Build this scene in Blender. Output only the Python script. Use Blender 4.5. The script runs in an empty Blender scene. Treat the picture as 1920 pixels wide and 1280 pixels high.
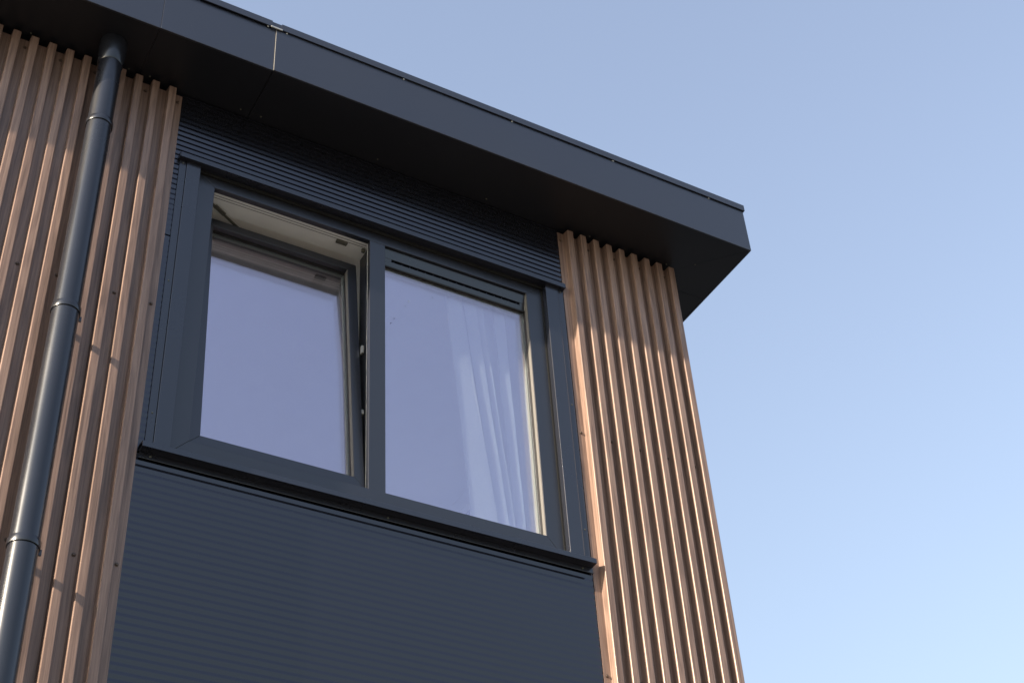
import bpy, bmesh, math, random
from mathutils import Vector, Matrix

# ------------------------------------------------------------------ scene, camera, light
sc = bpy.context.scene
COL = sc.collection
EYE = 1.6                      # camera height over the ground; all "z" below are measured from the eye
DIST = 3.5                     # camera to facade

cam = bpy.data.cameras.new('camera')
cam.sensor_width = 36.0
cam.lens = 2820.386 / 1920.0 * 36.0
cam.clip_start = 0.05
cam.clip_end = 3000
camo = bpy.data.objects.new('camera', cam)
COL.objects.link(camo)
R = ((0.86978817, -0.49020686, -0.05626517),      # camera right
     (0.27992546, 0.58412555, -0.76186552),       # camera down
     (0.40633763, 0.64691157, 0.64528688))        # camera forward
m = Matrix(((R[0][0], -R[1][0], -R[2][0], 0.0),
            (R[0][1], -R[1][1], -R[2][1], -DIST),
            (R[0][2], -R[1][2], -R[2][2], EYE),
            (0, 0, 0, 1)))
camo.matrix_world = m
cam.dof.use_dof = True
cam.dof.focus_distance = 5.1
cam.dof.aperture_fstop = 11.0
sc.camera = camo

SUN_TRAVEL = Vector((5.64, 1.0, -2.37)).normalized()
SUN_EL = math.asin(-SUN_TRAVEL.z)
SUN_AZ = math.atan2(-SUN_TRAVEL.x, -SUN_TRAVEL.y)

world = bpy.data.worlds.new('World')
sc.world = world
world.use_nodes = True
nt = world.node_tree
bg = nt.nodes['Background']
sky = nt.nodes.new('ShaderNodeTexSky')
sky.sky_type = 'NISHITA'
sky.sun_disc = False
sky.sun_elevation = SUN_EL
sky.sun_rotation = SUN_AZ % (2 * math.pi)
sky.air_density = 2.0
sky.dust_density = 4.0
sky.ozone_density = 6.0
hs = nt.nodes.new('ShaderNodeHueSaturation')
hs.inputs['Saturation'].default_value = 0.68
hs.inputs['Hue'].default_value = 0.511
nt.links.new(sky.outputs[0], hs.inputs['Color'])
nt.links.new(hs.outputs[0], bg.inputs[0])
bg.inputs[1].default_value = 0.12

sun = bpy.data.lights.new('sun', 'SUN')
sun.energy = 4.6
sun.angle = math.radians(0.53)
sun.color = (1.0, 0.85, 0.65)
suno = bpy.data.objects.new('sun', sun)
suno.rotation_euler = SUN_TRAVEL.to_track_quat('-Z', 'Y').to_euler()
suno.location = (-8, -6, 12)
COL.objects.link(suno)

sc.view_settings.view_transform = 'Standard'
sc.view_settings.look = 'None'
sc.view_settings.gamma = 1.0
sc.view_settings.use_curve_mapping = False
sc.view_settings.exposure = 1.42

random.seed(7)

# ------------------------------------------------------------------ materials
def newmat(name):
    mt = bpy.data.materials.new(name)
    mt.use_nodes = True
    return mt, mt.node_tree, mt.node_tree.nodes['Principled BSDF']

def painted(name, col, rough, spec=0.5, tint=(0.92, 0.935, 1.0), smudge=0.12):
    """powder-coated metal: faint orange peel, uneven gloss, light dust"""
    mt, t, b = newmat(name)
    N, L = t.nodes, t.links
    tc = N.new('ShaderNodeTexCoord')
    n1 = N.new('ShaderNodeTexNoise'); n1.inputs['Scale'].default_value = 2.3; n1.inputs['Detail'].default_value = 5
    L.new(tc.outputs['Object'], n1.inputs['Vector'])
    mr = N.new('ShaderNodeMapRange')
    mr.inputs['To Min'].default_value = rough * (1 - smudge); mr.inputs['To Max'].default_value = rough * (1 + smudge)
    mr.inputs['From Min'].default_value = 0.3; mr.inputs['From Max'].default_value = 0.7
    L.new(n1.outputs['Fac'], mr.inputs['Value'])
    L.new(mr.outputs[0], b.inputs['Roughness'])
    n2 = N.new('ShaderNodeTexNoise'); n2.inputs['Scale'].default_value = 420; n2.inputs['Detail'].default_value = 2
    L.new(tc.outputs['Object'], n2.inputs['Vector'])
    bp_ = N.new('ShaderNodeBump'); bp_.inputs['Strength'].default_value = 0.05; bp_.inputs['Distance'].default_value = 0.0006
    L.new(n2.outputs['Fac'], bp_.inputs['Height']); L.new(bp_.outputs[0], b.inputs['Normal'])
    b.inputs['Specular Tint'].default_value = (*tint, 1)
    # specks of dust
    n3 = N.new('ShaderNodeTexVoronoi'); n3.inputs['Scale'].default_value = 26
    L.new(tc.outputs['Object'], n3.inputs['Vector'])
    lt = N.new('ShaderNodeMath'); lt.operation = 'LESS_THAN'; lt.inputs[1].default_value = 0.022
    L.new(n3.outputs['Distance'], lt.inputs[0])
    n4 = N.new('ShaderNodeTexNoise'); n4.inputs['Scale'].default_value = 3.1
    L.new(tc.outputs['Object'], n4.inputs['Vector'])
    gt = N.new('ShaderNodeMath'); gt.operation = 'GREATER_THAN'; gt.inputs[1].default_value = 0.62
    L.new(n4.outputs['Fac'], gt.inputs[0])
    mu = N.new('ShaderNodeMath'); mu.operation = 'MULTIPLY'
    L.new(lt.outputs[0], mu.inputs[0]); L.new(gt.outputs[0], mu.inputs[1])
    mx = N.new('ShaderNodeMix'); mx.data_type = 'RGBA'
    mx.inputs[6].default_value = (*col, 1); mx.inputs[7].default_value = (0.14, 0.13, 0.12, 1)
    L.new(mu.outputs[0], mx.inputs[0]); L.new(mx.outputs[2], b.inputs['Base Color'])
    b.inputs['Specular IOR Level'].default_value = spec
    return mt

def plain(name, col, rough=0.5, metal=0.0, spec=0.5):
    mt, t, b = newmat(name)
    N, L = t.nodes, t.links
    tc = N.new('ShaderNodeTexCoord')
    n1 = N.new('ShaderNodeTexNoise'); n1.inputs['Scale'].default_value = 14; n1.inputs['Detail'].default_value = 4
    L.new(tc.outputs['Object'], n1.inputs['Vector'])
    mx = N.new('ShaderNodeMix'); mx.data_type = 'RGBA'
    mx.inputs[6].default_value = (*[c * 0.9 for c in col], 1); mx.inputs[7].default_value = (*[min(1, c * 1.08) for c in col], 1)
    L.new(n1.outputs['Fac'], mx.inputs[0]); L.new(mx.outputs[2], b.inputs['Base Color'])
    b.inputs['Roughness'].default_value = rough
    b.inputs['Metallic'].default_value = metal
    b.inputs['Specular IOR Level'].default_value = spec
    return mt

def wood(name, dark, mid, light):
    """brown wood-grain foil on metal slats: fine vertical fibres, broad cathedral figure"""
    mt, t, b = newmat(name)
    N, L = t.nodes, t.links
    tc = N.new('ShaderNodeTexCoord')
    oi = N.new('ShaderNodeObjectInfo')
    sc_ = N.new('ShaderNodeVectorMath'); sc_.operation = 'SCALE'
    cmb = N.new('ShaderNodeCombineXYZ')
    for i in range(3): cmb.inputs[i].default_value = (31.0, 17.0, 53.0)[i]
    L.new(cmb.outputs[0], sc_.inputs[0]); L.new(oi.outputs['Random'], sc_.inputs['Scale'])
    ad = N.new('ShaderNodeVectorMath'); ad.operation = 'ADD'
    L.new(tc.outputs['Object'], ad.inputs[0]); L.new(sc_.outputs[0], ad.inputs[1])
    # broad figure
    mp = N.new('ShaderNodeMapping'); mp.inputs['Scale'].default_value = (26, 26, 1.5)
    L.new(ad.outputs[0], mp.inputs['Vector'])
    n0 = N.new('ShaderNodeTexNoise'); n0.inputs['Scale'].default_value = 1.0; n0.inputs['Detail'].default_value = 3; n0.inputs['Distortion'].default_value = 0.6
    L.new(mp.outputs[0], n0.inputs['Vector'])
    ms = N.new('ShaderNodeMath'); ms.operation = 'MULTIPLY'; ms.inputs[1].default_value = 34
    L.new(n0.outputs['Fac'], ms.inputs[0])
    sn = N.new('ShaderNodeMath'); sn.operation = 'SINE'
    L.new(ms.outputs[0], sn.inputs[0])
    # fibres
    mp2 = N.new('ShaderNodeMapping'); mp2.inputs['Scale'].default_value = (620, 620, 9)
    L.new(ad.outputs[0], mp2.inputs['Vector'])
    n1 = N.new('ShaderNodeTexNoise'); n1.inputs['Scale'].default_value = 1.0; n1.inputs['Detail'].default_value = 4; n1.inputs['Roughness'].default_value = 0.65
    L.new(mp2.outputs[0], n1.inputs['Vector'])
    mp3 = N.new('ShaderNodeMapping'); mp3.inputs['Scale'].default_value = (140, 140, 2.2)
    L.new(ad.outputs[0], mp3.inputs['Vector'])
    n2 = N.new('ShaderNodeTexNoise'); n2.inputs['Scale'].default_value = 1.0; n2.inputs['Detail'].default_value = 3
    L.new(mp3.outputs[0], n2.inputs['Vector'])
    a1 = N.new('ShaderNodeMath'); a1.operation = 'MULTIPLY_ADD'; a1.inputs[1].default_value = 0.10
    L.new(sn.outputs[0], a1.inputs[0]); L.new(n1.outputs['Fac'], a1.inputs[2])
    a2 = N.new('ShaderNodeMath'); a2.operation = 'MULTIPLY_ADD'; a2.inputs[1].default_value = 0.8
    L.new(n2.outputs['Fac'], a2.inputs[0]); L.new(a1.outputs[0], a2.inputs[2])
    # a little slat-to-slat tone
    a3 = N.new('ShaderNodeMath'); a3.operation = 'MULTIPLY_ADD'; a3.inputs[1].default_value = 0.14
    L.new(oi.outputs['Random'], a3.inputs[0]); L.new(a2.outputs[0], a3.inputs[2])
    cr = N.new('ShaderNodeValToRGB')
    e = cr.color_ramp.elements
    e[0].position = 0.62; e[0].color = (*dark, 1)
    e[1].position = 1.28 if False else 1.0; e[1].color = (*mid, 1)
    mr = N.new('ShaderNodeMapRange'); mr.inputs['From Min'].default_value = 0.55; mr.inputs['From Max'].default_value = 1.35
    L.new(a3.outputs[0], mr.inputs['Value'])
    e[0].position = 0.15; e[1].position = 0.55
    e2 = cr.color_ramp.elements.new(0.95); e2.color = (*light, 1)
    L.new(mr.outputs[0], cr.inputs['Fac'])
    L.new(cr.outputs['Color'], b.inputs['Base Color'])
    b.inputs['Roughness'].default_value = 0.36
    b.inputs['Specular IOR Level'].default_value = 0.5
    bm_ = N.new('ShaderNodeBump'); bm_.inputs['Strength'].default_value = 0.25; bm_.inputs['Distance'].default_value = 0.0006
    L.new(n1.outputs['Fac'], bm_.inputs['Height']); L.new(bm_.outputs[0], b.inputs['Normal'])
    return mt

def glass(name, refl, tint, gcol):
    mt, t, b = newmat(name)
    N, L = t.nodes, t.links
    N.remove(b)
    out = N['Material Output']
    tr = N.new('ShaderNodeBsdfTransparent'); tr.inputs[0].default_value = (*tint, 1)
    gl = N.new('ShaderNodeBsdfAnisotropic') if False else N.new('ShaderNodeBsdfGlossy')
    gl.inputs['Color'].default_value = (*gcol, 1); gl.inputs['Roughness'].default_value = 0.0
    mx = N.new('ShaderNodeMixShader')
    mx.inputs[0].default_value = refl
    L.new(tr.outputs[0], mx.inputs[1]); L.new(gl.outputs[0], mx.inputs[2])
    L.new(mx.outputs[0], out.inputs['Surface'])
    return mt

M = {}
M['siding'] = painted('anthracite_siding', (0.0030, 0.0036, 0.0066), 0.19, 1.0, tint=(0.86, 0.87, 1.0))
M['fascia'] = painted('anthracite_fascia', (0.0105, 0.0122, 0.0200), 0.32, 1.0)
M['soffit'] = painted('anthracite_soffit', (0.0085, 0.0092, 0.0125), 0.34, 0.6)
M['frame'] = painted('anthracite_frame', (0.0100, 0.0118, 0.0185), 0.34, 0.95)
M['trim'] = painted('anthracite_trim', (0.0090, 0.0108, 0.0180), 0.28, 1.0)
M['pipe'] = painted('coated_pipe', (0.011, 0.0125, 0.0180), 0.24, 0.7, smudge=0.25)
M['wood'] = wood('wood_grain_foil', (0.128, 0.083, 0.065), (0.222, 0.148, 0.119), (0.305, 0.212, 0.172))
M['screw'] = plain('screw_head', (0.10, 0.07, 0.055), 0.35, 0.3)
M['steel'] = plain('bright_steel', (0.55, 0.54, 0.5), 0.35, 0.7)
M['edge'] = plain('bare_panel_edge', (0.26, 0.25, 0.24), 0.5)
M['gasket'] = plain('black_gasket', (0.008, 0.008, 0.008), 0.6)
M['spacer'] = plain('glazing_spacer', (0.33, 0.36, 0.33), 0.5)
M['white_frame'] = plain('inner_frame_white', (0.70, 0.71, 0.69), 0.45)
M['bead'] = plain('pale_glazing_bead', (0.135, 0.130, 0.124), 0.6)
M['plaster'] = plain('white_plaster', (0.85, 0.82, 0.78), 0.8)
M['floor'] = plain('room_floor', (0.50, 0.42, 0.33), 0.5)
M['roof'] = plain('roof_membrane', (0.05, 0.05, 0.055), 0.8)
M['hardware'] = plain('dark_hardware', (0.11, 0.11, 0.09), 0.45, 0.3)
M['lump'] = plain('yellow_foam', (0.42, 0.31, 0.12), 0.9)
M['clear'] = glass('clear_glass', 0.05, (0.97, 0.98, 0.97), (1, 1, 1))
M['glass'] = glass('coated_glass', 0.25, (0.94, 0.975, 0.99), (1.0, 0.88, 1.0))

def curtain_mat():
    mt, t, b = newmat('sheer_curtain')
    N, L = t.nodes, t.links
    out = N['Material Output']
    N.remove(b)
    df = N.new('ShaderNodeBsdfDiffuse'); df.inputs[0].default_value = (0.88, 0.88, 0.90, 1)
    tl = N.new('ShaderNodeBsdfTranslucent'); tl.inputs[0].default_value = (0.80, 0.80, 0.82, 1)
    mx = N.new('ShaderNodeMixShader'); mx.inputs[0].default_value = 0.35
    L.new(df.outputs[0], mx.inputs[1]); L.new(tl.outputs[0], mx.inputs[2])
    tc = N.new('ShaderNodeTexCoord'); mp = N.new('ShaderNodeMapping'); mp.inputs['Scale'].default_value = (900, 900, 700)
    L.new(tc.outputs['Object'], mp.inputs['Vector'])
    nz = N.new('ShaderNodeTexNoise'); nz.inputs['Scale'].default_value = 1
    L.new(mp.outputs[0], nz.inputs['Vector'])
    bp_ = N.new('ShaderNodeBump'); bp_.inputs['Strength'].default_value = 0.1; bp_.inputs['Distance'].default_value = 0.001
    L.new(nz.outputs['Fac'], bp_.inputs['Height'])
    L.new(bp_.outputs[0], df.inputs['Normal'])
    tp = N.new('ShaderNodeBsdfTransparent')
    m2 = N.new('ShaderNodeMixShader'); m2.inputs[0].default_value = 0.85
    L.new(tp.outputs[0], m2.inputs[1]); L.new(mx.outputs[0], m2.inputs[2])
    L.new(m2.outputs[0], out.inputs['Surface'])
    return mt
M['curtain'] = curtain_mat()

def ground_mat():
    mt, t, b = newmat('paved_ground')
    N, L = t.nodes, t.links
    tc = N.new('ShaderNodeTexCoord')
    n1 = N.new('ShaderNodeTexNoise'); n1.inputs['Scale'].default_value = 0.6; n1.inputs['Detail'].default_value = 8
    L.new(tc.outputs['Object'], n1.inputs['Vector'])
    cr = N.new('ShaderNodeValToRGB')
    cr.color_ramp.elements[0].color = (0.080, 0.074, 0.066, 1); cr.color_ramp.elements[1].color = (0.165, 0.152, 0.136, 1)
    L.new(n1.outputs['Fac'], cr.inputs['Fac']); L.new(cr.outputs[0], b.inputs['Base Color'])
    b.inputs['Roughness'].default_value = 0.9
    return mt
M['ground'] = ground_mat()

# ------------------------------------------------------------------ helpers
def link(name, mesh, mat, parent=None, smooth=False):
    if mat is not None and not mesh.materials:
        mesh.materials.append(M[mat])
    if smooth:
        for p in mesh.polygons: p.use_smooth = True
    o = bpy.data.objects.new(name, mesh)
    COL.objects.link(o)
    if parent is not None:
        o.parent = parent
    return o

def mesh_of(name, bm):
    bmesh.ops.recalc_face_normals(bm, faces=bm.faces)
    me = bpy.data.meshes.new(name)
    bm.to_mesh(me); bm.free()
    return me

def add_box(bm, x0, x1, y0, y1, z0, z1, bevel=0.0):
    """z values are measured from the eye"""
    b2 = bmesh.new()
    vs = [b2.verts.new((x, y, z + EYE)) for x in (x0, x1) for y in (y0, y1) for z in (z0, z1)]
    for f in ((0, 1, 3, 2), (4, 6, 7, 5), (0, 4, 5, 1), (2, 3, 7, 6), (0, 2, 6, 4), (1, 5, 7, 3)):
        b2.faces.new([vs[i] for i in f])
    if bevel > 0:
        bmesh.ops.bevel(b2, geom=list(b2.edges), offset=bevel, segments=2, affect='EDGES', profile=0.5)
    merge(bm, b2)

def merge(bm, b2):
    mp = {}
    for v in b2.verts: mp[v] = bm.verts.new(v.co)
    for f in b2.faces:
        try: bm.faces.new([mp[v] for v in f.verts])
        except ValueError: pass
    b2.free()

def box(name, mat, parent, x0, x1, y0, y1, z0, z1, bevel=0.001):
    bm = bmesh.new()
    add_box(bm, min(x0, x1), max(x0, x1), min(y0, y1), max(y0, y1), min(z0, z1), max(z0, z1), bevel)
    return link(name, mesh_of(name, bm), mat, parent)

def prism_x(name, mat, parent, prof, x0, x1):
    """closed (y,z) outline swept along x"""
    bm = bmesh.new()
    a = [bm.verts.new((x0, y, z + EYE)) for y, z in prof]
    b = [bm.verts.new((x1, y, z + EYE)) for y, z in prof]
    n = len(prof)
    for i in range(n):
        j = (i + 1) % n
        bm.faces.new((a[i], a[j], b[j], b[i]))
    bm.faces.new(a[::-1]); bm.faces.new(b)
    return link(name, mesh_of(name, bm), mat, parent)

def prism_z(name, mat, parent, prof, z0, z1):
    """closed (x,y) outline swept upward"""
    bm = bmesh.new()
    a = [bm.verts.new((x, y, z0 + EYE)) for x, y in prof]
    b = [bm.verts.new((x, y, z1 + EYE)) for x, y in prof]
    n = len(prof)
    for i in range(n):
        j = (i + 1) % n
        bm.faces.new((a[i], a[j], b[j], b[i]))
    bm.faces.new(a[::-1]); bm.faces.new(b)
    return link(name, mesh_of(name, bm), mat, parent)

def lathe(name, mat, parent, cx, cy, prof, seg=48):
    """(radius, z) outline turned about a vertical axis"""
    bm = bmesh.new()
    rings = []
    for r, z in prof:
        rings.append([bm.verts.new((cx + r * math.cos(2 * math.pi * i / seg), cy + r * math.sin(2 * math.pi * i / seg), z + EYE)) for i in range(seg)])
    for a, b in zip(rings, rings[1:]):
        for i in range(seg):
            j = (i + 1) % seg
            bm.faces.new((a[i], a[j], b[j], b[i]))
    me = mesh_of(name, bm)
    o = link(name, me, mat, parent, smooth=True)
    return o

def auto_smooth(o, deg=35):
    me = o.data
    for e_ in me.edges: pass
    bm = bmesh.new(); bm.from_mesh(me)
    for e_ in bm.edges:
        if len(e_.link_faces) == 2 and e_.calc_face_angle() > math.radians(deg): e_.smooth = False
    for f in bm.faces: f.smooth = True
    bm.to_mesh(me); bm.free()

# ------------------------------------------------------------------ setting
def make_ground():
    bm = bmesh.new()
    n = 24; S = 1200.0
    g = [[bm.verts.new(((i / n - .5) * 2 * S, (j / n - .5) * 2 * S, 0)) for j in range(n + 1)] for i in range(n + 1)]
    for i in range(n):
        for j in range(n):
            bm.faces.new((g[i][j], g[i + 1][j], g[i + 1][j + 1], g[i][j + 1]))
    o = link('ground', mesh_of('ground', bm), 'ground')
    o['kind'] = 'structure'
    o['label'] = 'grey-brown paved ground in front of the house'
make_ground()

# ------------------------------------------------------------------ house
house = bpy.data.objects.new('house', None)
COL.objects.link(house)
house['label'] = 'dark grey metal-clad house with brown wood-look slats and a two-light window'
house['category'] = 'house'

ZS = 4.1626           # soffit
YF = -0.2415          # fascia
XR = 3.2205           # right end of the overhang
XC = 2.992            # right corner of the wall
ZG = -EYE             # ground
WL = -3.2             # left end of the modelled front

# --- corrugated siding sheets
PITCH = 0.02405; PH = 2.173      # PH: middle of one groove
# one wave of the sheet: (height within the pitch, depth) - a band facing up, a broader one facing down
WAVE = ((-0.0060, 0.00125), (-0.0050, 0.00120), (-0.0040, 0.00128), (0.0042, 0.00272), (0.0050, 0.00282), (0.0060, 0.00276), (0.01805, 0.00125))
def wave_y(z):
    u = (z - PH + 0.0060) % PITCH - 0.0060
    for (u0, y0), (u1, y1) in zip(WAVE, WAVE[1:]):
        if u0 <= u <= u1:
            return y0 + (y1 - y0) * (u - u0) / (u1 - u0)
    return WAVE[0][1]
def siding(name, rects):
    """each rect x0,x1,z0,z1 is one strip of the same sheet"""
    bm = bmesh.new()
    for x0, x1, z0, z1 in rects:
        zs = [z0]
        k = math.floor((z0 - PH) / PITCH) - 1
        while PH + k * PITCH < z1 + PITCH:
            for u, _y in WAVE:
                z = PH + k * PITCH + u
                if z0 + 1e-4 < z < z1 - 1e-4: zs.append(z)
            k += 1
        zs.append(z1)
        prev = None
        for z in zs:
            y = wave_y(z)
            row = (bm.verts.new((x0, y, z + EYE)), bm.verts.new((x1, y, z + EYE)))
            if prev: bm.faces.new((prev[0], prev[1], row[1], row[0]))
            prev = row
    return link(name, mesh_of(name, bm), 'siding', house)

SX0, SX1 = 0.896, 2.450       # hidden just behind the wood flanges
J1L, J2L = 2.6035, 3.4735
GAP = 0.0035
WX0, WX1, WZ0, WZ1 = 0.990, 2.362, 2.62, 3.83
siding('siding_panel', [(SX0, SX1, 1.40, J1L - GAP)])
siding('siding_panel', [(SX0, SX1, 0.30, 1.40 - GAP)])
siding('siding_panel', [(SX0, SX1, ZG + 0.2, 0.30 - GAP)])
siding('siding_panel', [(SX0, WX0, J1L + GAP, J2L - GAP)])
siding('siding_panel', [(WX1, SX1, J1L + GAP, J2L - GAP)])
siding('siding_panel', [(SX0, WX0, J2L + GAP, WZ1), (WX1, SX1, J2L + GAP, WZ1), (SX0, SX1, WZ1, ZS - 0.004)])

SWY0, SWY1, SWZ0, SWZ1 = 0.9, 3.6, 1.9, 3.85      # unseen side-wall window round the corner, added to light the room
# --- masonry core behind the sheets, with the window opening
def core():
    bm = bmesh.new()
    y0, y1 = 0.012, 0.165
    for r in ((WL, WX0, ZG, ZS + .2), (WX1, XC - 0.012, ZG, ZS + .2), (WX0, WX1, ZG, WZ0), (WX0, WX1, WZ1 - .01, ZS + .2)):
        add_box(bm, r[0], r[1], y0, y1, r[2], r[3])
    for r in ((y1, SWY0, ZG, ZS + .2), (SWY1, 6.0, ZG, ZS + .2), (SWY0, SWY1, ZG, SWZ0), (SWY0, SWY1, SWZ1, ZS + .2)):
        add_box(bm, XC - 0.16, XC - 0.012, r[0], r[1], r[2], r[3])
    add_box(bm, WL, WL + 0.15, y1, 6.0, ZG, ZS + .2)
    add_box(bm, WL, XC - 0.012, 6.0, 6.15, ZG, ZS + .2)
    return link('wall_core', mesh_of('wall_core', bm), 'gasket', house)
core()

# --- wood-look cladding
SLAT_H0, SLAT_TOP = ZG + 0.15, 4.146
def slat_mesh(h):
    prof = [(0.0, 0.0), (0.0022, -0.0275), (0.0031, -0.0293), (0.0048, -0.0300), (0.0262, -0.0300), (0.0279, -0.0293), (0.0288, -0.0275), (0.0310, 0.0)]
    bm = bmesh.new()
    a = [bm.verts.new((x, y, 0)) for x, y in prof]
    b = [bm.verts.new((x, y, h)) for x, y in prof]
    for i in range(len(prof) - 1):
        bm.faces.new((a[i], a[i + 1], b[i + 1], b[i]))
    bm.faces.new(a[::-1]); bm.faces.new(b)
    return mesh_of('slat', bm)
SLAT = slat_mesh(SLAT_TOP - SLAT_H0)
SLAT.materials.append(M['wood'])

def screw_mesh():
    bm = bmesh.new()
    seg = 12
    rings = []
    for r, y in ((0.0062, 0.0), (0.0062, -0.0012), (0.0046, -0.0016), (0.0044, -0.0042), (0.0034, -0.0050)):
        rings.append([bm.verts.new((r * math.cos(2 * math.pi * i / seg), y, r * math.sin(2 * math.pi * i / seg))) for i in range(seg)])
    for p, q in zip(rings, rings[1:]):
        for i in range(seg):
            j = (i + 1) % seg
            bm.faces.new((p[i], p[j], q[j], q[i]))
    bm.faces.new(rings[-1])
    return mesh_of('screw', bm)
SCREW = screw_mesh(); SCREW.materials.append(M['screw'])
SCREW_DARK = screw_mesh(); SCREW_DARK.materials.append(M['hardware'])
SCREW_STEEL = screw_mesh(); SCREW_STEEL.materials.append(M['steel'])
def screw(parent, x, y, z, rot=None, mesh=None, s=1.0):
    o = bpy.data.objects.new('screw', mesh or SCREW)
    COL.objects.link(o); o.parent = parent
    o.location = (x, y, z + EYE)
    if rot: o.rotation_euler = rot
    o.scale = (s, s, s)
    return o

def cladding(x0, x1, slats, screws):
    back = box('wood_cladding', 'wood', house, x0, x1, -0.0005, 0.0006, SLAT_H0, SLAT_TOP, 0)
    for x in slats:
        o = bpy.data.objects.new('slat', SLAT)
        COL.objects.link(o); o.parent = back
        o.location = (x - 0.0035, -0.0004, SLAT_H0 + EYE)
    for x, z in screws:
        screw(back, x, -0.0005, z)
    return back

left_slats = [0.848 - 0.0603 * k for k in range(19)]
ls = []
for z in (4.108, 3.163, 2.221, 1.28):
    ls += [(0.8895, z), (0.772, z), (0.594, z), (0.475, z), (0.354, z), (0.233, z), (0.11, z)]
clL = cladding(-0.262, 0.904, left_slats, ls)
clL['label'] = 'brown wood-look slats left of the window, behind the downpipe'
right_slats = [2.4752 + 0.0603 * k for k in range(9)]
rs = []
for z in (4.105, 3.163, 2.217, 1.27):
    rs += [(2.456, z), (2.584, z), (2.704, z), (2.825, z), (2.945, z)]
clR = cladding(2.4446, XC, right_slats, rs)
clR['label'] = 'brown wood-look slats at the house corner, right of the window'

# ribbed sheet that carries on out of view: front beyond the slats, and round the corner
def ribbed_sheet(name, along_y, s0, s1, fixed, z0=None, z1=None):
    z0 = SLAT_H0 if z0 is None else z0
    z1 = SLAT_TOP if z1 is None else z1
    prof = []
    s = s0
    while s < s1:
        prof += [(s, 0.0), (s + 0.0022, -0.0275), (s + 0.004, -0.03), (s + 0.027, -0.03), (s + 0.0288, -0.0275), (s + 0.031, 0.0)]
        s += 0.0603
    bm = bmesh.new()
    prev = None
    for s, d in prof:
        if along_y: p = (fixed - d, s)
        else: p = (s, fixed + d)
        row = (bm.verts.new((p[0], p[1], z0 + EYE)), bm.verts.new((p[0], p[1], z1 + EYE)))
        if prev: bm.faces.new((prev[0], row[0], row[1], prev[1]))
        prev = row
    return link(name, mesh_of(name, bm), 'wood', house)
ribbed_sheet('wood_cladding', False, WL, -0.30, 0.0)
for q in ((0.012, SWY0 - 0.05, None, None), (SWY1, 6.1, None, None), (SWY0, SWY1 - 0.05, None, SWZ0), (SWY0, SWY1 - 0.05, SWZ1, None)):
    ribbed_sheet('wood_cladding', True, q[0], q[1], XC - 0.031, q[2], q[3])

# --- roof overhang
ZCAP0, ZCAP1 = 4.388, 4.4195
bm = bmesh.new()
add_box(bm, WL, XR - 0.012, YF + 0.012, 6.3, ZS + 0.01, ZCAP1 - 0.012)
eave = link('roof_overhang', mesh_of('roof_overhang', bm), 'roof', house)
eave['label'] = 'flat dark roof overhang with fascia and soffit panels'

S1, S2 = 1.148, 0.739
# fascia panels: each one hangs a few millimetres prouder than its left neighbour
def fascia(x0, x1, y):
    return box('fascia_panel', 'fascia', eave, x0, x1, y, y + 0.008, ZS, ZCAP1 - 0.006, 0.0012)
fascia(WL, S2 - 0.0008, YF + 0.0012)
fascia(S2, S1 - 0.002, YF + 0.0002)
fascia(S1, XR, YF - 0.0025)
box('fascia_panel', 'fascia', eave, XR - 0.008, XR + 0.0008, YF + 0.0065, 6.3, ZS + 0.0003, ZCAP1 - 0.006, 0.0012)
box('panel_edge', 'edge', eave, S1 - 0.0012, S1 - 0.0001, YF - 0.0024, YF + 0.004, ZS + 0.001, ZCAP0 - 0.001, 0)
# soffit panels (outlines in x,y), mitred at the corner
TH = 0.006
def soffit(pts, z):
    return prism_z('soffit_panel', 'soffit', eave, pts, z, z + TH)
ya, yb = YF + 0.006, 0.03
soffit([(WL, ya), (S2 - 0.0008, ya), (S2 - 0.0008, yb), (WL, yb)], ZS + 0.0012)
soffit([(S2, ya), (S1 - 0.002, ya), (S1 - 0.002, yb), (S2, yb)], ZS + 0.0006)
xo = XR - 0.0085
soffit([(S1, ya - 0.002), (xo - 0.002, ya - 0.002), (XC - 0.03, yb), (S1, yb)], ZS - 0.0004)
soffit([(xo, ya - 0.001), (xo, 0.0865), (XC - 0.03, 0.0865), (XC - 0.03, yb + 0.002)], ZS + 0.0006)
soffit([(xo, 0.0885), (xo, 6.3), (XC - 0.03, 6.3), (XC - 0.03, 0.0885)], ZS + 0.0014)
# cap strips
def cap(x0, x1):
    return prism_x('cap_strip', 'fascia', eave, [(YF - 0.0085, ZCAP0), (YF - 0.0085, ZCAP1), (YF + 0.06, ZCAP1 + 0.004), (YF + 0.06, ZCAP1), (YF - 0.004, ZCAP1 - 0.004), (YF - 0.004, ZCAP0 + 0.0)], x0, x1)
cap(WL, 0.856)
cap(0.859, 1.1285)
cap(1.1645, XR + 0.006)
prism_z('cap_strip', 'fascia', eave, [(XR + 0.0068, YF - 0.002), (XR + 0.0068, 6.3), (XR + 0.002, 6.3), (XR + 0.002, YF - 0.002)], ZCAP0, ZCAP1 - 0.0005)
box('cap_strip', 'fascia', eave, 1.1285, 1.1645, YF - 0.0065, YF + 0.06, ZCAP0 + 0.006, ZCAP1 - 0.003, 0.0005)
box('sealing_strip', 'steel', eave, 1.124, 1.168, YF - 0.0095, YF - 0.0045, ZCAP0 - 0.0035, ZCAP0 + 0.0035, 0.001)
for x in (1.1141, 1.1864, 1.6545, 2.1187, 2.5810, 3.0466, 0.83, 0.40):
    screw(eave, x, YF - 0.0025, ZCAP0 - 0.0025, None, SCREW_STEEL, 0.62)
for x in (1.111, 1.188, 1.652, 2.1147, 2.5834, 2.952, 0.700, 0.775, 0.36):
    screw(eave, x, -0.024, ZS - 0.0004, (math.radians(90), 0, 0), SCREW_DARK, 0.55)
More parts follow.
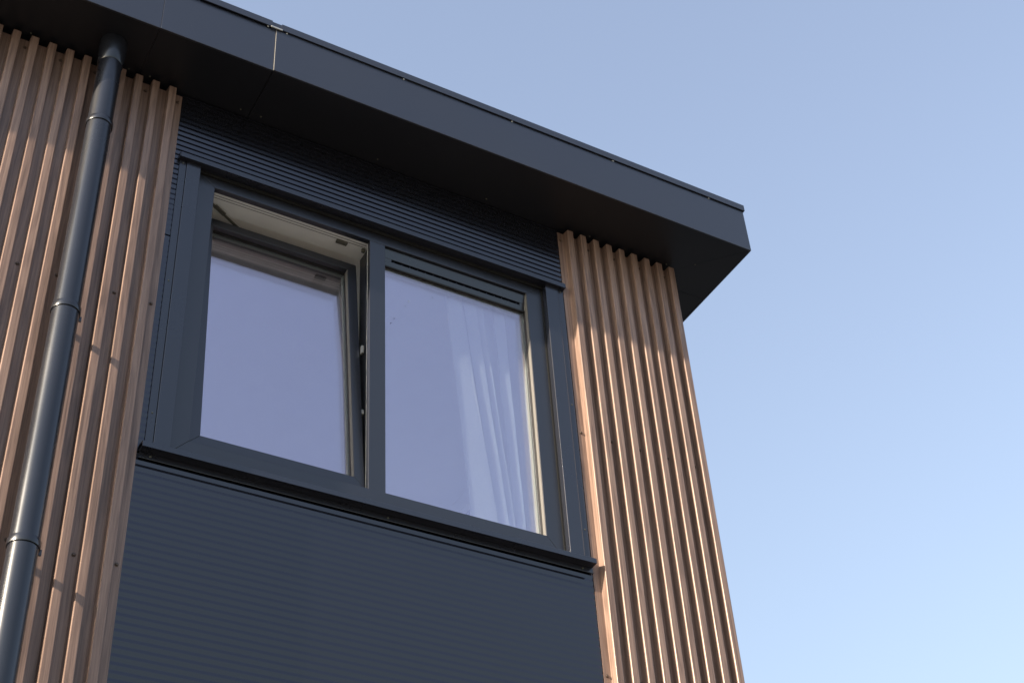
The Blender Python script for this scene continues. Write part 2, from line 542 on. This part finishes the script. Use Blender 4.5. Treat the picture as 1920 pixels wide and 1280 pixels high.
screw(eave, 3.06, -0.075, ZS - 0.0004, (math.radians(90), 0, 0), SCREW_DARK, 0.5)

# --- downpipe
PX, PY, PR = 0.6205, -0.105, 0.0395
pipe = lathe('downpipe', 'pipe', house, PX, PY, [(PR, ZG + 0.05), (PR, 4.075)])
pipe['label'] = 'round dark grey downpipe in front of the left slats'
o = lathe('pipe_socket', 'pipe', pipe, PX, PY, [(PR + 0.0005, 4.045), (PR + 0.003, 4.05), (PR + 0.0035, 4.095), (PR + 0.0075, 4.112), (PR + 0.0078, ZS - 0.0006)])
auto_smooth(o)
for zb in (3.7387, 2.9372, 2.1401, 1.34):
    o = lathe('pipe_clamp', 'pipe', pipe, PX, PY, [(PR + 0.0002, zb), (PR + 0.0030, zb + 0.0004), (PR + 0.0034, zb + 0.0018), (PR + 0.0034, zb + 0.020), (PR + 0.0026, zb + 0.022), (PR + 0.0002, zb + 0.0225)])
    auto_smooth(o)
    if zb < 3.5:
        # arm to the wall and the ears with their bolts
        box('clamp_arm', 'pipe', pipe, PX - 0.006, PX + 0.006, PY + PR + 0.001, -0.0008, zb + 0.001, zb + 0.022, 0.001)
        box('clamp_arm', 'pipe', pipe, PX + PR + 0.001, PX + PR + 0.012, PY + 0.018, PY + 0.024, zb + 0.002, zb + 0.02, 0.001)

# --- window
T, F = -0.0065, 0.021
FX0, FX1, FZ0, FZ1 = 0.992, 2.3545, 2.632, 3.838
IX0, IX1, IZ0, IZ1 = 1.0600, 2.2908, 2.7035, 3.7786
MX0, MX1 = 1.6450, 1.7045
FY1 = 0.0425

def frame_piece(bm, pts, y0, y1, bev=0.0012):
    """quad in x,z pushed from y0 to y1"""
    b2 = bmesh.new()
    a = [b2.verts.new((x, y0, z + EYE)) for x, z in pts]
    b = [b2.verts.new((x, y1, z + EYE)) for x, z in pts]
    n = len(pts)
    b2.faces.new(a); b2.faces.new(b[::-1])
    for i in range(n):
        j = (i + 1) % n
        b2.faces.new((a[j], a[i], b[i], b[j]))
    bmesh.ops.recalc_face_normals(b2, faces=b2.faces)
    bmesh.ops.bevel(b2, geom=list(b2.edges), offset=bev, segments=2, affect='EDGES', profile=0.5)
    merge(bm, b2)

def mitred(bm, X0, X1, Z0, Z1, x0, x1, z0, z1, y0, y1, g=0.0004, bev=0.001):
    frame_piece(bm, [(X0, Z0 + g), (x0, z0 + g), (x0, z1 - g), (X0, Z1 - g)], y0, y1, bev)
    frame_piece(bm, [(X1, Z0 + g), (x1, z0 + g), (x1, z1 - g), (X1, Z1 - g)], y0, y1, bev)
    frame_piece(bm, [(X0 + g, Z0), (X1 - g, Z0), (x1 - g, z0), (x0 + g, z0)], y0, y1, bev)
    frame_piece(bm, [(X0 + g, Z1), (X1 - g, Z1), (x1 - g, z1), (x0 + g, z1)], y0, y1, bev)

bm = bmesh.new()
mitred(bm, FX0, FX1, FZ0, FZ1, IX0, IX1, IZ0, IZ1, F, FY1)
win = link('window', mesh_of('window', bm), 'frame', house)
win['label'] = 'dark grey window with its left sash tilted open and a curtain inside'
box('mullion', 'frame', win, MX0, MX1, F + 0.0008, FY1, IZ0 - 0.001, IZ1 + 0.001, 0.001)
# inner half of the frame, white towards the room
bm = bmesh.new()
mitred(bm, FX0 + 0.004, FX1 - 0.004, FZ0 + 0.004, FZ1 - 0.004, IX0 - 0.004, IX1 + 0.0015, IZ0 - 0.004, IZ1 + 0.0015, FY1, 0.133)
link('inner_frame', mesh_of('inner_frame', bm), 'white_frame', win)
box('inner_mullion', 'white_frame', win, MX0 + 0.0008, MX1 - 0.001, FY1 + 0.0005, 0.0468, IZ0 - 0.004, IZ1 + 0.004, 0.001)
box('inner_mullion', 'frame', win, MX0 + 0.012, MX1 - 0.002, 0.0472, 0.133, IZ0 - 0.004, IZ1 + 0.004, 0.001)
box('glazing_bead', 'bead', win, IX1 - 0.0016, IX1 - 0.0002, F + 0.0020, FY1 - 0.0005, IZ0 + 0.0005, IZ1 - 0.0005, 0.0003)
for k in (0.0535, 0.0650):
    box('groove_bead', 'gasket', win, IX0 - 0.002, MX0 + 0.001, k, k + 0.0014, IZ1 + 0.0006, IZ1 + 0.004, 0)

# glazing helper: two panes with a spacer between, built flat at local origin
def pane_mesh(w, h, t=0.004):
    bm = bmesh.new()
    vs = [bm.verts.new((x, y, z)) for x in (0, w) for y in (0, t) for z in (0, h)]
    for f in ((0, 1, 3, 2), (4, 6, 7, 5), (0, 4, 5, 1), (2, 3, 7, 6), (0, 2, 6, 4), (1, 5, 7, 3)):
        bm.faces.new([vs[i] for i in f])
    return mesh_of('pane', bm)
def spacer_mesh(w, h, b, y0, y1):
    bm = bmesh.new()
    for x0, x1, z0, z1 in ((0, b, 0, h), (w - b, w, 0, h), (b, w - b, 0, b), (b, w - b, h - b, h)):
        vs = [bm.verts.new((x, y, z)) for x in (x0, x1) for y in (y0, y1) for z in (z0, z1)]
        for f in ((0, 1, 3, 2), (4, 6, 7, 5), (0, 4, 5, 1), (2, 3, 7, 6), (0, 2, 6, 4), (1, 5, 7, 3)):
            bm.faces.new([vs[i] for i in f])
    return mesh_of('spacer', bm)
def glaze(xform, w, h, sp=0.010):
    for y in (0.0, 0.0145):
        p = link('pane', pane_mesh(w, h), 'glass', win); p.matrix_world = xform @ Matrix.Translation((0, y, 0))
    s = link('spacer', spacer_mesh(w, h, sp, 0.0043, 0.0142), 'spacer', win); s.matrix_world = xform

# right, fixed light
GY = 0.051
VZ0, VZ1 = 3.7042, 3.7768     # ventilation grille
glaze(Matrix.Translation((MX1 - 0.006, GY, IZ0 - 0.008 + EYE)), IX1 - MX1 + 0.012, VZ0 - IZ0 + 0.006, 0.012)
# glazing rebate: pale strip with a dark gasket on the right jamb, sill and head of the light
box('gasket', 'gasket', win, IX1 - 0.0035, IX1 + 0.0005, GY - 0.0120, GY - 0.0006, IZ0 - 0.001, VZ0, 0.0006)
box('gasket', 'gasket', win, MX1 - 0.0005, MX1 + 0.0025, GY - 0.010, GY - 0.0006, IZ0 - 0.001, VZ0, 0.0006)
box('gasket', 'gasket', win, MX1 + 0.003, IX1 - 0.004, GY - 0.010, GY - 0.0006, VZ0 - 0.006, VZ0 - 0.0005, 0.0006)
# ventilation grille above it
SLZ0, SLZ1 = 3.7293, 3.7393
SLX0, SLX1 = 1.7394, 2.2707
vx0, vx1 = MX1 + 0.0008, IX1 - 0.0020
def vface(z):                 # the face leans out towards its top
    return 0.0485 - (z - VZ0) / (VZ1 - VZ0) * 0.0165
vb = 0.0580
def vslab(z0, z1, x0, x1, back=0.0):
    b2 = bmesh.new()
    pr = [(vface(z0) + back, z0), (vface(z1) + back, z1), (vb, z1), (vb, z0)]
    p = [b2.verts.new((x0, y, z + EYE)) for y, z in pr]
    q = [b2.verts.new((x1, y, z + EYE)) for y, z in pr]
    for i in range(4):
        j = (i + 1) % 4
        b2.faces.new((p[i], p[j], q[j], q[i]))
    b2.faces.new(p[::-1]); b2.faces.new(q)
    bmesh.ops.recalc_face_normals(b2, faces=b2.faces)
    if back == 0.0:
        bmesh.ops.bevel(b2, geom=list(b2.edges), offset=0.0008, segments=2, affect='EDGES', profile=0.5)
    return b2
bm = bmesh.new()
merge(bm, vslab(SLZ1, VZ1, vx0, vx1))
merge(bm, vslab(VZ0, SLZ0, vx0, vx1))
merge(bm, vslab(SLZ0 - 0.001, SLZ1 + 0.001, vx0 + 0.0002, SLX0, 0.0007))
merge(bm, vslab(SLZ0 - 0.001, SLZ1 + 0.001, SLX1, vx1 - 0.0002, 0.0007))
link('vent_grille', mesh_of('vent_grille', bm), 'trim', win)
box('vent_back', 'gasket', win, vx0, vx1, vb + 0.0005, vb + 0.006, VZ0 + 0.001, VZ1 - 0.001, 0)
vy = vface(SLZ0)
n = 17
for i in range(n):
    x = SLX0 + 0.012 + (SLX1 - SLX0 - 0.024) * i / (n - 1)
    box('vent_fin', 'trim', win, x - 0.0008, x + 0.0008, vy + 0.002, vb - 0.001, SLZ0 - 0.0002, SLZ1 + 0.0002, 0)

# specks on the right pane
def specks():
    rnd = random.Random(5)
    for x, z, rad, mt_ in ((1.8035, 3.5590, 0.0028, 'steel'), (1.7885, 3.5304, 0.0022, 'gasket'), (1.7454, 3.4566, 0.0024, 'gasket'), (1.7309, 3.4290, 0.0020, 'gasket'), (1.7345, 3.4330, 0.0013, 'gasket'), (1.8990, 3.6142, 0.0024, 'hardware')):
        bm = bmesh.new()
        bmesh.ops.create_icosphere(bm, subdivisions=2, radius=1.0)
        for v in bm.verts:
            k = 1 + rnd.uniform(-.25, .25)
            rad_ = rad * 0.8
            v.co = Vector((x * 1.0043 + v.co.x * rad_ * k, GY - 0.0003 + v.co.y * 0.0005, z * 1.0043 + EYE + v.co.z * rad_ * 1.3 * k))
        link('dirt_speck', mesh_of('dirt_speck', bm), mt_, win)
specks()

# left light: sash hinged at its foot and tilted into the room
TILT = math.radians(5.0)
SHX0, SHX1 = 1.0665, 1.6432
SHH = 1.0345                      # sash height
sx = Matrix.Translation((SHX0, 0.045, 2.7200 + EYE)) @ Matrix.Rotation(-TILT, 4, 'X')
sw = SHX1 - SHX0
def local_mitred(X1, Z1, a, y0, y1, bev=0.0012):
    bm = bmesh.new()
    mitred(bm, 0, X1, 0 - EYE, Z1 - EYE, a, X1 - a, a - EYE, Z1 - a - EYE, y0, y1, bev=bev)
    return bm
sash = link('sash', mesh_of('sash', local_mitred(sw, SHH, 0.0345, 0.0, 0.062)), 'frame', win)
sash.matrix_world = sx
sash['label'] = 'left window sash tilted into the room at its top'
# overlap lip of the sash on the room side
bm = bmesh.new()
mitred(bm, -0.012, sw + 0.002, -0.012 - EYE, SHH + 0.012 - EYE, 0.03, sw - 0.03, 0.03 - EYE, SHH - 0.03 - EYE, 0.063, 0.080)
lip = link('sash_lip', mesh_of('sash_lip', bm), 'frame', win); lip.matrix_world = sx
a = 0.030
glaze(sx @ Matrix.Translation((a, 0.030, a)), sw - 2 * a, SHH - 2 * a, 0.011)
bm = bmesh.new()
mitred(bm, 0.0340, sw - 0.0340, 0.0340 - EYE, SHH - 0.0340 - EYE, 0.0375, sw - 0.0375, 0.0375 - EYE, SHH - 0.0375 - EYE, 0.021, 0.0294, g=0.0002, bev=0.0006)
gk = link('gasket', mesh_of('gasket', bm), 'gasket', win); gk.matrix_world = sx
bm = bmesh.new()
add_box(bm, sw - 0.0345 - 0.0014, sw - 0.0345 - 0.0002, 0.0020, 0.0205, 0.0350 - EYE, SHH - 0.0350 - EYE, 0.0003)
bd = link('glazing_bead', mesh_of('glazing_bead', bm), 'bead', win); bd.matrix_world = sx
# stay arm from the frame head to the sash
def bar(name, mat, p, q, w, h):
    p = Vector(p); q = Vector(q); d = (q - p)
    L_ = d.length
    bm = bmesh.new()
    bmesh.ops.create_cube(bm, size=1.0)
    bmesh.ops.scale(bm, vec=(L_, w, h), verts=bm.verts)
    bmesh.ops.bevel(bm, geom=list(bm.edges), offset=0.0008, segments=1, affect='EDGES')
    ob = link(name, mesh_of(name, bm), mat, win)
    rot = d.to_track_quat('X', 'Z').to_matrix().to_4x4()
    ob.matrix_world = Matrix.Translation((p + q) / 2 + Vector((0, 0, EYE))) @ rot
    return ob
bar('stay_arm', 'hardware', (1.049, 0.077, 3.7765), (1.210, 0.165, 3.768), 0.010, 0.004)
bar('stay_arm', 'hardware', (1.089, 0.097, 3.7740), (1.134, 0.121, 3.7715), 0.016, 0.005)
box('striker_plate', 'hardware', win, 1.537, 1.579, 0.066, 0.082, IZ1 - 0.006, IZ1 + 0.003, 0.0015)
box('striker_plate', 'hardware', win, MX0 - 0.008, MX0 + 0.004, 0.070, 0.080, IZ1 - 0.014, IZ1 + 0.003, 0.001)
box('striker_plate', 'steel', win, MX0 - 0.0015, MX0 + 0.007, 0.079, 0.093, 3.300, 3.332, 0.001)
box('striker_plate', 'steel', win, MX0 - 0.0015, MX0 + 0.007, 0.075, 0.087, 3.034, 3.053, 0.001)

# surround: side trims with screw flanges, head flashing, sill
def side_trim(x0, x1, xo, s):
    # box trim standing proud of the frame, flange lying on the siding
    box('trim', 'trim', win, x0, x1, T, 0.020, 2.6335, 3.8325, 0.0018)
    f0, f1 = (xo, x0 - 0.0012) if s < 0 else (x1 + 0.0012, xo)
    fl = box('trim_flange', 'trim', win, f0, f1, -0.0030, -0.0006, 2.630, 3.8300, 0.0005)
    xm = (f0 + f1) / 2
    for z in (3.818, 3.277, 2.75):
        screw(win, xm, -0.003, z, None, SCREW_DARK, 0.5)
side_trim(0.9475, 0.9972, 0.9230, -1)
side_trim(2.3612, 2.4159, 2.4400, 1)
box('gasket', 'gasket', win, 2.3546, 2.3608, 0.0195, 0.031, 2.64, 3.83, 0)
HX0, HX1 = 0.9195, 2.4425
hy, hz = -0.0215, 3.8310
head = prism_x('head_flashing', 'trim', win, [(hy, hz), (hy - 0.0003, hz + 0.0205), (hy + 0.002, hz + 0.0220), (-0.0035, hz + 0.030), (-0.0015, hz + 0.036), (-0.0006, hz + 0.036), (-0.0006, hz + 0.026), (-0.016, hz + 0.0185), (-0.016, hz + 0.0015), (0.0190, hz + 0.0015), (0.0190, hz)], HX0, HX1)
box('end_cap', 'trim', win, HX0 - 0.0022, HX0 - 0.0002, hy + 0.001, -0.002, hz + 0.001, hz + 0.0215, 0.0005)
box('end_cap', 'trim', win, HX1 + 0.0002, HX1 + 0.0016, hy + 0.001, -0.002, hz + 0.001, hz + 0.0210, 0.0005)
SLX0_, SLX1_ = 0.9095, 2.4400
sy, sz = -0.0360, 2.6025
sill = prism_x('sill', 'trim', win, [(sy, sz), (sy + 0.0003, sz + 0.0180), (sy + 0.002, sz + 0.0195), (0.0205, sz + 0.038), (0.0205, sz + 0.033), (-0.030, sz + 0.0145), (-0.030, sz + 0.0025), (-0.0042, sz + 0.0025), (-0.0042, sz)], SLX0_, SLX1_)
prism_x('sill_flange', 'trim', win, [(-0.0042, sz - 0.0005), (-0.0042, sz - 0.0180), (-0.0072, sz - 0.0205), (-0.0067, sz - 0.0220), (-0.0018, sz - 0.0195), (-0.0018, sz - 0.0005)], SLX0_ + 0.001, SLX1_ + 0.0025)
for x in (0.9445, 1.70, 2.4035):
    screw(win, x, -0.0042, sz - 0.0095, None, SCREW_DARK, 0.55)

# --- room behind the window
LZ0, LZ1 = 1.25, 3.93
def room():
    bm = bmesh.new()
    add_box(bm, WX0 - 0.0, WX1 + 0.0, 0.134, 0.200, IZ1 + 0.012, WZ1 - 0.012)      # head lining
    link('head_lining', mesh_of('head_lining', bm), 'plaster', house)
    for nm, r in (('reveal', (WX0 + 0.001, IX0 - 0.01, 0.134, 0.2, IZ0 - 0.02, IZ1 + 0.011)), ('reveal', (IX1 + 0.012, WX1 - 0.001, 0.134, 0.2, IZ0 - 0.02, IZ1 + 0.011))):
        box(nm, 'plaster', house, *r, 0.001)
    box('window_board', 'white_frame', house, WX0 + 0.001, WX1 - 0.001, 0.1335, 0.23, IZ0 - 0.045, IZ0 - 0.021, 0.002)
    x0, x1, y0, y1 = 0.25, 2.80, 0.1655, 4.2
    # inner faces of the room
    box('room_wall', 'plaster', house, x0 - 0.05, x0, y0, y1, LZ0, LZ1, 0)
    bm = bmesh.new()
    for q in ((y0, SWY0, LZ0, LZ1), (SWY1, y1, LZ0, LZ1), (SWY0, SWY1, LZ0, SWZ0), (SWY0, SWY1, SWZ1, LZ1)):
        add_box(bm, x1, x1 + 0.03, q[0], q[1], q[2], q[3])
    link('room_wall', mesh_of('room_wall', bm), 'plaster', house)
    box('room_wall', 'plaster', house, x0, x1, y1, y1 + 0.05, LZ0, LZ1, 0)
    bm = bmesh.new()
    for r in ((x0, WX0, LZ0, LZ1), (WX1, x1, LZ0, LZ1), (WX0, WX1, LZ0, IZ0 - 0.046), (WX0, WX1, WZ1 - 0.011, LZ1)):
        add_box(bm, r[0], r[1], y0, y0 + 0.034, r[2], r[3])
    link('room_wall', mesh_of('room_wall', bm), 'plaster', house)
    box('room_ceiling', 'plaster', house, x0, x1, y0 + 0.035, y1, LZ1 + 0.0005, LZ1 + 0.04, 0)
    box('room_floor', 'floor', house, x0, x1, y0, y1, LZ0 - 0.05, LZ0, 0)
room()
def added_side_window():  # added opening out of view, brightens the room and curtain
    bm = bmesh.new()
    xa, xb, w = XC - 0.075, XC - 0.015, 0.06
    add_box(bm, xa, xb, SWY0, SWY0 + w, SWZ0, SWZ1, 0.001); add_box(bm, xa, xb, SWY1 - w, SWY1, SWZ0, SWZ1, 0.001)
    add_box(bm, xa, xb, SWY0 + w, SWY1 - w, SWZ0, SWZ0 + w, 0.001); add_box(bm, xa, xb, SWY0 + w, SWY1 - w, SWZ1 - w, SWZ1, 0.001)
    o = link('added_side_window', mesh_of('added_side_window', bm), 'frame', house)
    box('pane', 'clear', o, XC - 0.048, XC - 0.044, SWY0 + w - 0.005, SWY1 - w + 0.005, SWZ0 + w - 0.005, SWZ1 - w + 0.005, 0)
added_side_window()

# ------------------------------------------------------------------ curtain
def curtain():
    # dense gathered pleats (left and right edge, high up and low down); between them one layer of sheer cloth
    pleats = [((2.0235, 2.0747), (2.0733, 2.1615)), ((2.0949, 2.1355), (2.1678, 2.2053)), ((2.1469, 2.1651), (2.2179, 2.2284)), ((2.2157, 2.2505), (2.2453, 2.2729))]
    zt, zb = 3.776, 2.706
    path = []                                  # (x high, x low, y)
    k_ = 0.982 * 1.0042
    for ((a1, b1), (a0, b0)), yo in zip(pleats, (0.0, 0.0015, 0.004, 0.008)):
        kk = k_ * (1 + yo / 3.57)
        a1, b1, a0, b0 = a1 * kk, b1 * kk, a0 * kk, b0 * kk
        w1, w0 = b1 - a1, b0 - a0
        path += [(a1 + .25 * w1, a0 + .25 * w0, 0.104 + yo), (b1 - .06 * w1, b0 - .06 * w0, 0.098 + yo), (b1 - .10 * w1, b0 - .10 * w0, 0.090 + yo), (a1 + .10 * w1, a0 + .10 * w0, 0.080 + yo),
                 (a1, a0, 0.073 + yo), (a1 + .10 * w1, a0 + .10 * w0, 0.0685 + yo), (b1 - .12 * w1, b0 - .12 * w0, 0.0560 + yo), (b1, b0, 0.0575 + yo), (b1 + .002, b0 + .001, 0.080 + yo)]
    path.append((path[-1][0] - 0.012, path[-1][1] - 0.010, 0.112))
    # smooth curve through the points
    def cr(p0, p1, p2, p3, t):
        return tuple(0.5 * (2 * q1 + (q2 - q0) * t + (2 * q0 - 5 * q1 + 4 * q2 - q3) * t * t + (3 * q1 - q0 - 3 * q2 + q3) * t ** 3) for q0, q1, q2, q3 in zip(p0, p1, p2, p3))
    fine = []
    n_ = len(path)
    for i in range(n_ - 1):
        p0, p1, p2, p3 = path[max(0, i - 1)], path[i], path[i + 1], path[min(n_ - 1, i + 2)]
        for k in range(5):
            fine.append(cr(p0, p1, p2, p3, k / 5.0))
    fine.append(path[-1])
    bm = bmesh.new()
    rows = []
    nz = 36
    for j in range(nz + 1):
        z = zb + (zt - zb) * j / nz
        s_ = (z - 2.80) / (3.57 - 2.80)
        row = []
        for i, (x1, x0, y) in enumerate(fine):
            x = x0 + (x1 - x0) * s_
            wob = 0.0016 * math.sin(6.1 * z + i * 0.13) + 0.0008 * math.sin(15.7 * z + i * 0.31)
            row.append(bm.verts.new((x + wob, y + 0.015 + 0.6 * wob, z + EYE)))
        rows.append(row)
    for a_, b_ in zip(rows, rows[1:]):
        for i in range(len(fine) - 1):
            bm.faces.new((a_[i], a_[i + 1], b_[i + 1], b_[i]))
    o = link('curtain', mesh_of('curtain', bm), 'curtain', None, smooth=True)
    o['label'] = 'sheer white curtain hanging in folds behind the right window pane'
    o['category'] = 'curtain'
    return o
curtain()

# ------------------------------------------------------------------ small things
def lump():
    bm = bmesh.new()
    bmesh.ops.create_icosphere(bm, subdivisions=3, radius=1.0)
    rnd = random.Random(3)
    for v in bm.verts:
        k = 1 + 0.12 * math.sin(v.co.x * 7 + 1) * math.sin(v.co.z * 9) + rnd.uniform(-.05, .05)
        v.co = Vector((v.co.x * 0.0085 * k, v.co.y * 0.006 * k, v.co.z * 0.0065 * k))
    for v in bm.verts: v.co += Vector((0.4925, -0.005, 4.1435 + EYE))
    o = link('foam_lump', mesh_of('foam_lump', bm), 'lump', None, smooth=True)
    o['label'] = 'small yellowish lump in a slat groove right under the soffit'
    o['category'] = 'foam lump'
lump()
